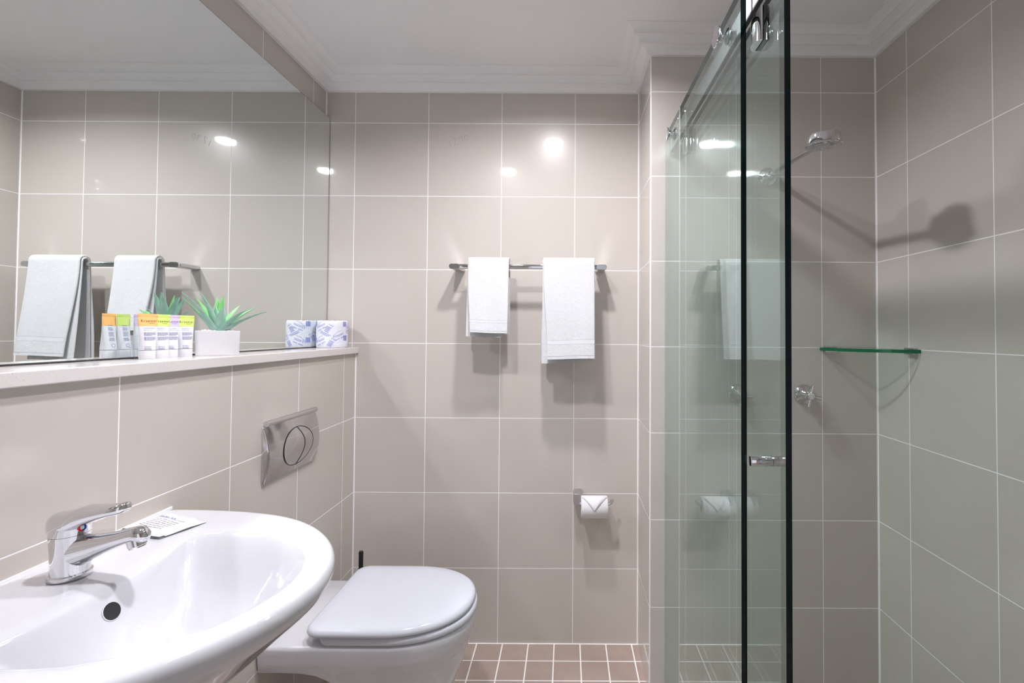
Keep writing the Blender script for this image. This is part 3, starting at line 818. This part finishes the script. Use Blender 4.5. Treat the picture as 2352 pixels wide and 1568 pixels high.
def tube_of(label, x, y, turn, bandm, txtm, heading, sub):
    H, W0, R0 = .1005, .0205, .0150
    az = math.radians(turn)                   # direction the printed face looks
    t = thing('toiletry_tube', label, 'toiletry tube', (x, y, LEDGE), az + PI/2, 'toiletry tubes on the ledge')
    # local: width along x, printed face towards -y
    def dims(z):
        q = max(0, min(1, (z - .020)/(H - .006 - .020)))
        a = lerp(R0, W0, smoothstep(q)*.75 + q*.25); b = lerp(R0*.92, .0011, q**1.15)
        return a, b
    def ring(z, n=40, a=None, b=None):
        A, B = dims(z); A = a or A; B = b or B
        return [(A*math.cos(2*PI*k/n), B*math.sin(2*PI*k/n), z) for k in range(n)]
    zs = [.0205, .024] + [lerp(.03, H, i/14) for i in range(15)]
    mb = MB(); mb.loft([ring(z) for z in zs]); body = mb.build('body', M['tube'], t, smooth=50)
    mb = MB(); mb.loft([ring(z, 40, a, b) for z, a, b in ((0, R0*.93, R0*.86), (.0012, R0*.97, R0*.90), (.018, R0*.985, R0*.905), (.0195, R0*.97, R0*.89))]); mb.build('cap', M['tube'], t, smooth=50)
    # coloured band round the upper part
    zb = [lerp(.0735, H+.0002, i/8) for i in range(9)]
    mb = MB(); mb.loft([[(p[0]*1.008, p[1]*1.0 + math.copysign(.00022, p[1]), p[2]) for p in ring(z)] for z in zb], False, True); mb.build('colour_band', bandm, t, smooth=50)
    mb = MB(); mb.box((-W0*1.01, -.0016, H-.0052), (W0*1.01, .0016, H-.0046)); mb.build('crimp', bandm, t, smooth=0)
    def F(u, v):
        a, b = dims(v); q = max(-1, min(1, u/a))
        return (u, -b*math.sqrt(max(0, 1 - q*q)) - .00055, v)
    mb = MB(); add_text(mb, F, 'Kraemer', .0078, .0005, .0825, spacing=1.2)
    add_bar(mb, F, -.001, .0796, .011, .0801, 6)
    mb.build('lettering', txtm, t, smooth=0, fix=False)
    mb = MB(); add_text(mb, F, heading, .0032, -.0122, .0675, align='LEFT', spacing=1.05); add_text(mb, F, sub, .0024, -.0122, .0637, align='LEFT', spacing=1.05)
    rnd = random.Random(hash(heading) % 97 + int(x*1000))
    for blk, rows in ((.0585, 4), (.0485, 4), (.027, 1), (.0235, 2)):
        for r in range(rows):
            u = -.0118; end = .0118 if rows > 2 else -.001
            if r == rows-1: end -= rnd.uniform(.003, .009) if rows > 2 else 0
            while u < end - .001:
                l = rnd.uniform(.0018, .005); add_bar(mb, F, u, blk - r*.0021, min(end, u+l), blk - r*.0021 + .0010, 3); u += l + .0007
    mb.build('small_print', M['greytext'], t, smooth=0, fix=False)
    # recycling ring printed on the back
    mb = MB()
    G = lambda u, v: (-u, -F(u, v)[1], v)
    for i in range(20):
        a, b = 2*PI*i/20, 2*PI*(i+1)/20
        mb.add([G(.004+.0042*math.cos(a), .030+.0042*math.sin(a)), G(.004+.0042*math.cos(b), .030+.0042*math.sin(b)), G(.004+.0034*math.cos(b), .030+.0034*math.sin(b)), G(.004+.0034*math.cos(a), .030+.0034*math.sin(a))], [(0, 1, 2, 3)])
    for r in range(14):
        z = .074 - r*.0026
        if r in (1, 5, 10): continue
        add_bar(mb, G, -.002 + .001*(r % 3), z, .011, z+.0011, 4)
    mb.build('back_print', M['greytext'], t, smooth=0, fix=False)
tube_of('white toiletry tube with an orange top, leftmost of the four', -.9320, 1.037, -12, M['orange'], M['brown'], 'CONDITIONER', 'REVITALISANT')
tube_of('white toiletry tube with a lime top, between the orange and lilac tubes', -.9320, 1.071, -11, M['lime'], M['olive'], 'SHAMPOO', 'SHAMPOOING')
tube_of('white toiletry tube with a lilac top', -.9385, 1.105, -12, M['lilac'], M['purple'], 'BODY CREAM', 'CREME POUR LE CORPS')
tube_of('white toiletry tube with a lime top, rightmost of the four, next to the planter', -.9310, 1.1385, -15, M['lime'], M['olive'], 'SHAMPOO', 'SHAMPOOING')

def planter():
    cx, cy = -.9065, 1.213
    az = math.atan2(cx, -cy)                        # front face turned to the viewer
    GROW = 1.18
    t = thing('potted_succulent', 'small spiky green aloe in a white rectangular pot on the ledge', 'potted plant', (cx, cy, LEDGE), math.atan2(-cx, cy)*-1*-1)
    t.rotation_euler = (0, 0, math.radians(36))
    hx, hy, H = .0465, .034, .064
    def rr(s, z, ins=0): return [(x, y, z) for x, y in rrect(hx*s - ins, hy*s - ins, .009, 6)]
    mb = MB(); mb.loft([rr(.94, 0), rr(.96, .0012), rr(.97, .004), rr(1.0, .060), rr(1.0, .0625), rr(.995, .064), rr(1.0, .064, .004), rr(1.0, .0625, .005), rr(.99, .056, .005)], True, False)
    mb.build('pot', M['pot'], t, smooth=50)
    mb = MB(); rnd = random.Random(11)
    mb.loft([rr(.985, .0565, .0052), rr(.5, .0570)])
    for i in range(70):
        px, py = rnd.uniform(-hx+.01, hx-.01), rnd.uniform(-hy+.009, hy-.009); r = rnd.uniform(.0028, .0052)
        Mx = Matrix.Translation((px, py, .0585 + rnd.uniform(0, .004))) @ Matrix.Rotation(rnd.uniform(0, 3), 4, 'X') @ Matrix.Scale(.75, 4, (0, 0, 1))
        mb.lathe([(r*math.sin(q*PI/5), -r*math.cos(q*PI/5)) for q in range(1, 5)], 7, Mx)
    o = mb.build('pebbles', M['pebble'], t, smooth=60); o['kind'] = 'stuff'
    # leaves: curved tapering blades with toothed margins. (azimuth deg, length, start tilt from upright deg, end tilt, width)
    L = [(200, .108, 28, 44, .021), (176, .100, 34, 40, .020), (222, .096, 16, 32, .019), (150, .092, 22, 36, .018), (100, .085, 10, 16, .019), (65, .088, 6, 12, .016),
         (20, .092, 40, 58, .021), (350, .100, 50, 70, .021), (325, .078, 38, 56, .021), (38, .080, 26, 44, .019), (250, .062, 8, 14, .020), (285, .066, 22, 30, .022), (5, .075, 34, 46, .019), (130, .070, 30, 48, .017)]
    for az_, ln, t0, t1, wd in L:
        ln *= GROW; wd *= 1.22
        a = math.radians(az_); out = Vector((math.cos(a), math.sin(a), 0)); sd = Vector((-math.sin(a), math.cos(a), 0)); up = Vector((0, 0, 1))
        p = Vector((0, 0, .054)) + out*.006; n = 20; cs = []
        for i in range(n+1):
            q = i/n; ti = math.radians(lerp(t0, t1, q**1.3)) ; d = up*math.cos(ti) + out*math.sin(ti); nm = out*math.cos(ti) - up*math.sin(ti)
            wv = wd*.5*(1.05 - .12*q)*(1 - q**2.2)**.9 + .0004
            cs.append((p.copy(), d, nm, wv, q)); p = p + d*(ln/n)
        mb = MB(); K = 7; ins = []
        for (pp, d, nm, wv, q) in cs:
            for s in (0, 1):
                for j in range(K):
                    u = -1 + 2*j/(K-1); cup = (u*u)*wv*.55*(1 - .4*q); th = .0016*(1-u*u)*(1-q*.8) + .0003
                    mb.v.append(tuple(pp + sd*u*wv - nm*(cup) + nm*(th if s else -th) )); ins.append(0.0 if s else 1.0)
        for i in range(n):
            for s in (0, 1):
                for j in range(K-1):
                    b = (2*i+s)*K + j; c = (2*i+2+s)*K + j
                    mb.f.append((b, b+1, c+1, c) if s else (b, c, c+1, b+1))
            for j in (0, K-1):
                b = (2*i)*K+j; mb.f.append((b, b+K, b+3*K, b+2*K))
        # teeth along both margins
        for i in range(3, n-1):
            pp, d, nm, wv, q = cs[i]
            for s in (-1, 1):
                e = pp + sd*s*wv - nm*(wv*.55*(1-.4*q)); tl = .0024*(1 - .4*q)
                o0 = len(mb.v); mb.v += [tuple(e - d*.0011), tuple(e + d*.0011), tuple(e + sd*s*tl + d*.0022), tuple(e + nm*.0006)]; ins += [0, 0, 0, 0]
                mb.f += [(o0, o0+1, o0+2), (o0, o0+3, o0+2), (o0+1, o0+2, o0+3)]
        lf = mb.build('leaf', M['leaf'], t, smooth=60)
        at = lf.data.attributes.new('inside', 'FLOAT', 'POINT')
        at.data.foreach_set('value', ins)
planter()

# ------------------------------------------------------------------ shower screen
GA, GB, GT = .342, .386, .011          # room-side faces of the fixed pane and of the sliding door; thickness
def pane(name, x, ya, yb, za, zb, t, ox, oy):
    """flat pane: two clear faces and a separate dark polished rim"""
    x0, x1 = x - ox, x + GT - ox; ya -= oy; yb -= oy
    mb = MB(); mb.add([(x0, ya, za), (x0, yb, za), (x0, yb, zb), (x0, ya, zb), (x1, ya, za), (x1, yb, za), (x1, yb, zb), (x1, ya, zb)], [(0, 3, 2, 1), (4, 5, 6, 7)])
    o = mb.build(name, M['glass'], t, smooth=0, fix=False)
    e = .0006; mb = MB(); P = [(ya, za), (yb, za), (yb, zb), (ya, zb)]
    far = MB()
    for i, ((a, b), (c, d)) in enumerate(zip(P, P[1:] + P[:1])):
        (far if i == 1 else mb).add([(x0, a, b), (x1, a, b), (x1, c, d), (x0, c, d)], [(0, 1, 2, 3)])
    mb.build('polished_edge', M['glassedge'], o, smooth=0)
    far.build('wall_side_edge', M['glass'], o, smooth=0)
    return o
YA0, YA1, ZA1 = .918, YS - .001, 1.938
YB0, YB1, ZB1 = .826, 1.585, 1.899
RX, RZ0 = .3685, 1.908                  # rail axis
def screen():
    t = thing('shower_screen', 'fixed clear glass shower screen standing out from the tiled pillar, with a chrome rail', 'shower screen', (GA, YS, 0))
    pane('fixed_pane', GA, YA0, YA1, .012, ZA1, t, GA, YS)
    mb = MB(); mb.box((-.004, YA0-YS, 0), (GT+.004, 0, .0115)); mb.build('floor_channel', M['satin'], t, smooth=0, bevel=.001)
    # flat rail on the shower side of the pane
    mb = MB(); mb.box((.0185, .30-YS, 1.882), (.0265, -.012, 1.930)); rl = mb.build('rail_bar', M['railbar'], t, smooth=0, bevel=.0015)
    mb = MB(); mb.box((.0180, .30-YS, 1.878), (.0270, -.012, 1.8815)); mb.build('rail_seal', M['rubber'], rl, smooth=0)
    mb = MB(); mb.box((.0150, -.012, 1.872), (.030, -.0005, 1.935)); mb.build('rail_wall_bracket', M['chrome'], t, smooth=0, bevel=.002)
    # clamp discs that hold the rail through the pane
    for y in (1.545, 1.030):
        ax = Matrix.Translation((0, y-YS, 1.908)) @ Matrix.Rotation(-PI/2, 4, 'Y')
        mb = MB(); mb.lathe([(.012, .0004), (.0115, .0035), (.012, .006), (.017, .009), (.0225, .0115), (.0235, .0135), (.0225, .0155), (.018, .0162)], 36, ax); mb.build('clamp_disc', M['chrome'], t, smooth=50)
        ax = Matrix.Translation((GT, y-YS, 1.908)) @ Matrix.Rotation(PI/2, 4, 'Y')
        mb = MB(); mb.lathe([(.017, .0004), (.017, .0030), (.011, .0035), (.011, .0074)], 32, ax); mb.build('clamp_washer', M['chrome'], t, smooth=50)
screen()
def door():
    t = thing('shower_door', 'sliding clear glass shower door hung from the rail behind the fixed screen', 'shower door', (GB, YB0, 0))
    pane('door_pane', GB, YB0, YB1, .016, ZB1, t, GB, YB0)
    mb = MB(); mb.box((-.003, 0, .006), (GT+.003, YB1-YB0, .0155)); mb.build('bottom_seal', M['satin'], t, smooth=0)
    # knobs each side
    for s, x in ((-1, 0), (1, GT)):
        ax = Matrix.Translation((x, .910-YB0, .998)) @ Matrix.Rotation(s*PI/2, 4, 'Y')
        mb = MB(); mb.lathe([(.0112, .0004), (.0112, .0020), (.0100, .0024), (.0100, .0295), (.0095, .0305), (.0080, .031)], 32, ax); mb.build('knob', M['chrome'], t, smooth=40)
    mb = MB(); mb.tube([(.0002, .910-YB0, .998), (GT-.0002, .910-YB0, .998)], .0098, 24); mb.build('knob_bolt', M['chrome'], t)
    # hangers clamp the pane, wheels run on the rail
    for y in (.935, 1.500):
        hz0, hz1 = 1.828, 1.902
        for s, nm in ((-1, 'hanger'), (1, 'hanger')):
            mb = MB(); n = 14; x0 = -.0006 if s < 0 else GT + .0006
            prof = [(x0 + s*.0145*math.sin(PI*i/n)**.8, y - YB0 - .021*math.cos(PI*i/n)) for i in range(n+1)]
            mb.loft([[(p[0], p[1], z) for p in prof] for z in (hz0, hz1)])
            mb.build(nm, M['chrome'], t, smooth=40, bevel=.001)
        mb = MB(); mb.box((-.0004, y-YB0-.012, ZB1+.0004), (GT+.0004, y-YB0+.012, 1.968)); mb.build('wheel_plate', M['satin'], t, smooth=0, bevel=.001)
        ax = Matrix.Translation((-.0098, y-YB0, 1.9525)) @ Matrix.Rotation(-PI/2, 4, 'Y')
        mb = MB(); mb.lathe([(.0250, .0), (.0260, .003), (.0225, .0045), (.0225, .0140), (.0260, .0155), (.0260, .0175), (.022, .0185), (.0205, .0165), (.006, .0165)], 40, ax); wh = mb.build('wheel', M['chrome'], t, smooth=40)
        mb = MB(); mb.tube([(-.0006, y-YB0, 1.9525), (-.0110, y-YB0, 1.9525)], .006, 16); mb.build('axle', M['chrome'], wh)
        mb = MB(); mb.box((.0004, y-YB0-.0205, hz0+.002), (GT-.0004, y-YB0+.0205, hz1-.004)); mb.build('gasket', M['rubber'], t, smooth=0)
door()

# ------------------------------------------------------------------ shower fittings
def shower():
    t = thing('shower_arm_and_head', 'chrome round shower head on a wall arm in the shower', 'shower head', (.703, YS, 1.7955))
    ax = Matrix.Rotation(PI/2, 4, 'X')
    mb = MB(); mb.lathe([(.0335, .0006), (.0335, .003), (.030, .008), (.022, .014), (.016, .018), (.0145, .030), (.012, .033)], 40, ax); mb.build('wall_flange', M['chrome'], t, smooth=50)
    mb = MB(); mb.tube([(0, -.028, .000), (.0, -.06, -.001), (.001, -.12, -.004), (.003, -.20, -.009), (.005, -.286, -.015)], [.0085]*5, 20); mb.build('arm', M['chrome'], t, smooth=60)
    mb = MB(); mb.tube([(-.010, -.290, -.011), (.038, -.293, -.009)], .0115, 24); j = mb.build('swivel_joint', M['chrome'], t, smooth=40)
    mb = MB(); mb.lathe([(.0085, 0), (.008, .003), (.003, .0035)], 20, Matrix.Translation((-.0105, -.290, -.011)) @ Matrix.Rotation(-PI/2, 4, 'Y')); mb.build('joint_cap', M['satin'], j)
    H = Matrix.Translation((.010, -.340, -.026)) @ Matrix.Rotation(math.radians(7), 4, 'X') @ Matrix.Rotation(math.radians(-2), 4, 'Y') @ Matrix.Scale(.9, 4)
    mb = MB(); mb.lathe([(.0520, 0), (.0535, .002), (.0520, .005), (.0475, .008), (.0465, .030), (.044, .035), (.030, .037), (.010, .0375)], 56, H); hd = mb.build('shower_head', M['chrome'], t, smooth=40)
    mb = MB(); mb.lathe([(.0500, -.0004), (.0500, -.0022), (.048, -.0026)], 48, H)
    for rr_, k in ((.010, 6), (.020, 12), (.030, 18), (.040, 24)):
        for i in range(k):
            a = 2*PI*i/k; mb.lathe([(.0014, -.0026), (.0011, -.0046)], 6, H @ Matrix.Translation((rr_*math.cos(a), rr_*math.sin(a), 0)))
    mb.build('spray_plate', M['satin'], hd, smooth=40)
    mb = MB(); mb.tube([H @ Vector((-.002, -.0515, .002)), H @ Vector((-.006, -.058, -.008))], [.004, .0055], 12); mb.build('spray_lever', M['chrome'], hd)
    mb = MB(); mb.tube([(.013, -.290, -.010), (.011, -.318, -.010)], .012, 16); mb.build('neck', M['chrome'], j)
shower()
def tap(label, x, z, rot, rnd):
    t = thing('shower_tap', label, 'shower tap', (x, YS, z), 0, 'cross-handle taps in the shower')
    ax = Matrix.Rotation(PI/2, 4, 'X')
    mb = MB(); mb.lathe([(.0350, .0006), (.0350, .003), (.0325, .008), (.027, .013), (.020, .016), (.0175, .020), (.0165, .034), (.013, .037)], 40, ax); mb.build('wall_flange', M['chrome'], t, smooth=50)
    mb = MB(); mb.lathe([(.0115, .035), (.0105, .038), (.012, .041), (.0125, .051), (.0105, .055), (.004, .056)], 28, ax); hub = mb.build('hub', M['chrome'], t, smooth=50)
    for k in range(4):
        a = rot + k*PI/2; d = Vector((math.cos(a), 0, math.sin(a)))
        mb = MB(); b = Vector((0, -.046, 0)); mb.tube([b + d*.008, b + d*.012, b + d*.034, b + d*.0365, b + d*.0375], [.0052, .0056, .0068, .0066, .005], 18); mb.build('handle_spoke', M['chrome'], t, smooth=50)
    mb = MB(); mb.lathe([(.0065, .0562), (.0062, .0570), (.002, .0572)], 20, ax); mb.build('button', M['satin'], hub)
tap('left of the two chrome shower taps, seen through the glass', .5945, 1.0345, math.radians(-8), 1)
tap('right of the two chrome shower taps, on the open tiled wall beside the glass', .8265, 1.0335, math.radians(-13), 2)
def shelf():
    z = 1.187; S = .202
    t = thing('corner_shelf', 'green-edged glass corner shelf in the shower', 'shelf', (XR, YS, z))
    # outline: two straight sides on the walls, bowed front
    n = 24; pts = [(-.001, -.001), (-S, -.001), (-S, -.012)]
    for i in range(n+1):
        q = i/n; p0 = Vector((-S+.002, -.022)); p1 = Vector((-.022, -S+.002)); c = Vector((-.168, -.168)) 
        p = p0*(1-q)**2 + c*2*q*(1-q) + p1*q*q; pts.append((p.x, p.y))
    pts += [(-.012, -S), (-.001, -S)]
    th = .0105; N_ = len(pts)
    mb = MB(); mb.add([(x, y, 0) for x, y in pts] + [(x, y, th) for x, y in pts], [tuple(reversed(range(N_))), tuple(range(N_, 2*N_))]); o = mb.build('shelf_pane', M['shelfglass'], t, smooth=0, fix=False)
    mb = MB(); mb.add([(x, y, 0) for x, y in pts] + [(x, y, th) for x, y in pts], [(i, (i+1) % N_, N_+(i+1) % N_, N_+i) for i in range(N_)]); mb.build('polished_edge', M['shelfedge'], o, smooth=0)
    for lo, hi in (((-.190, -.016, -.0055), (-.150, -.0006, -.0004)), ((-.190, -.016, th+.0004), (-.150, -.0006, th+.0045)), ((-.016, -.190, -.0055), (-.0006, -.150, -.0004)), ((-.016, -.190, th+.0004), (-.0006, -.150, th+.0045))):
        mb = MB(); mb.box(lo, hi); mb.build('wall_clip', M['satin'], t, smooth=0, bevel=.0008)
shelf()
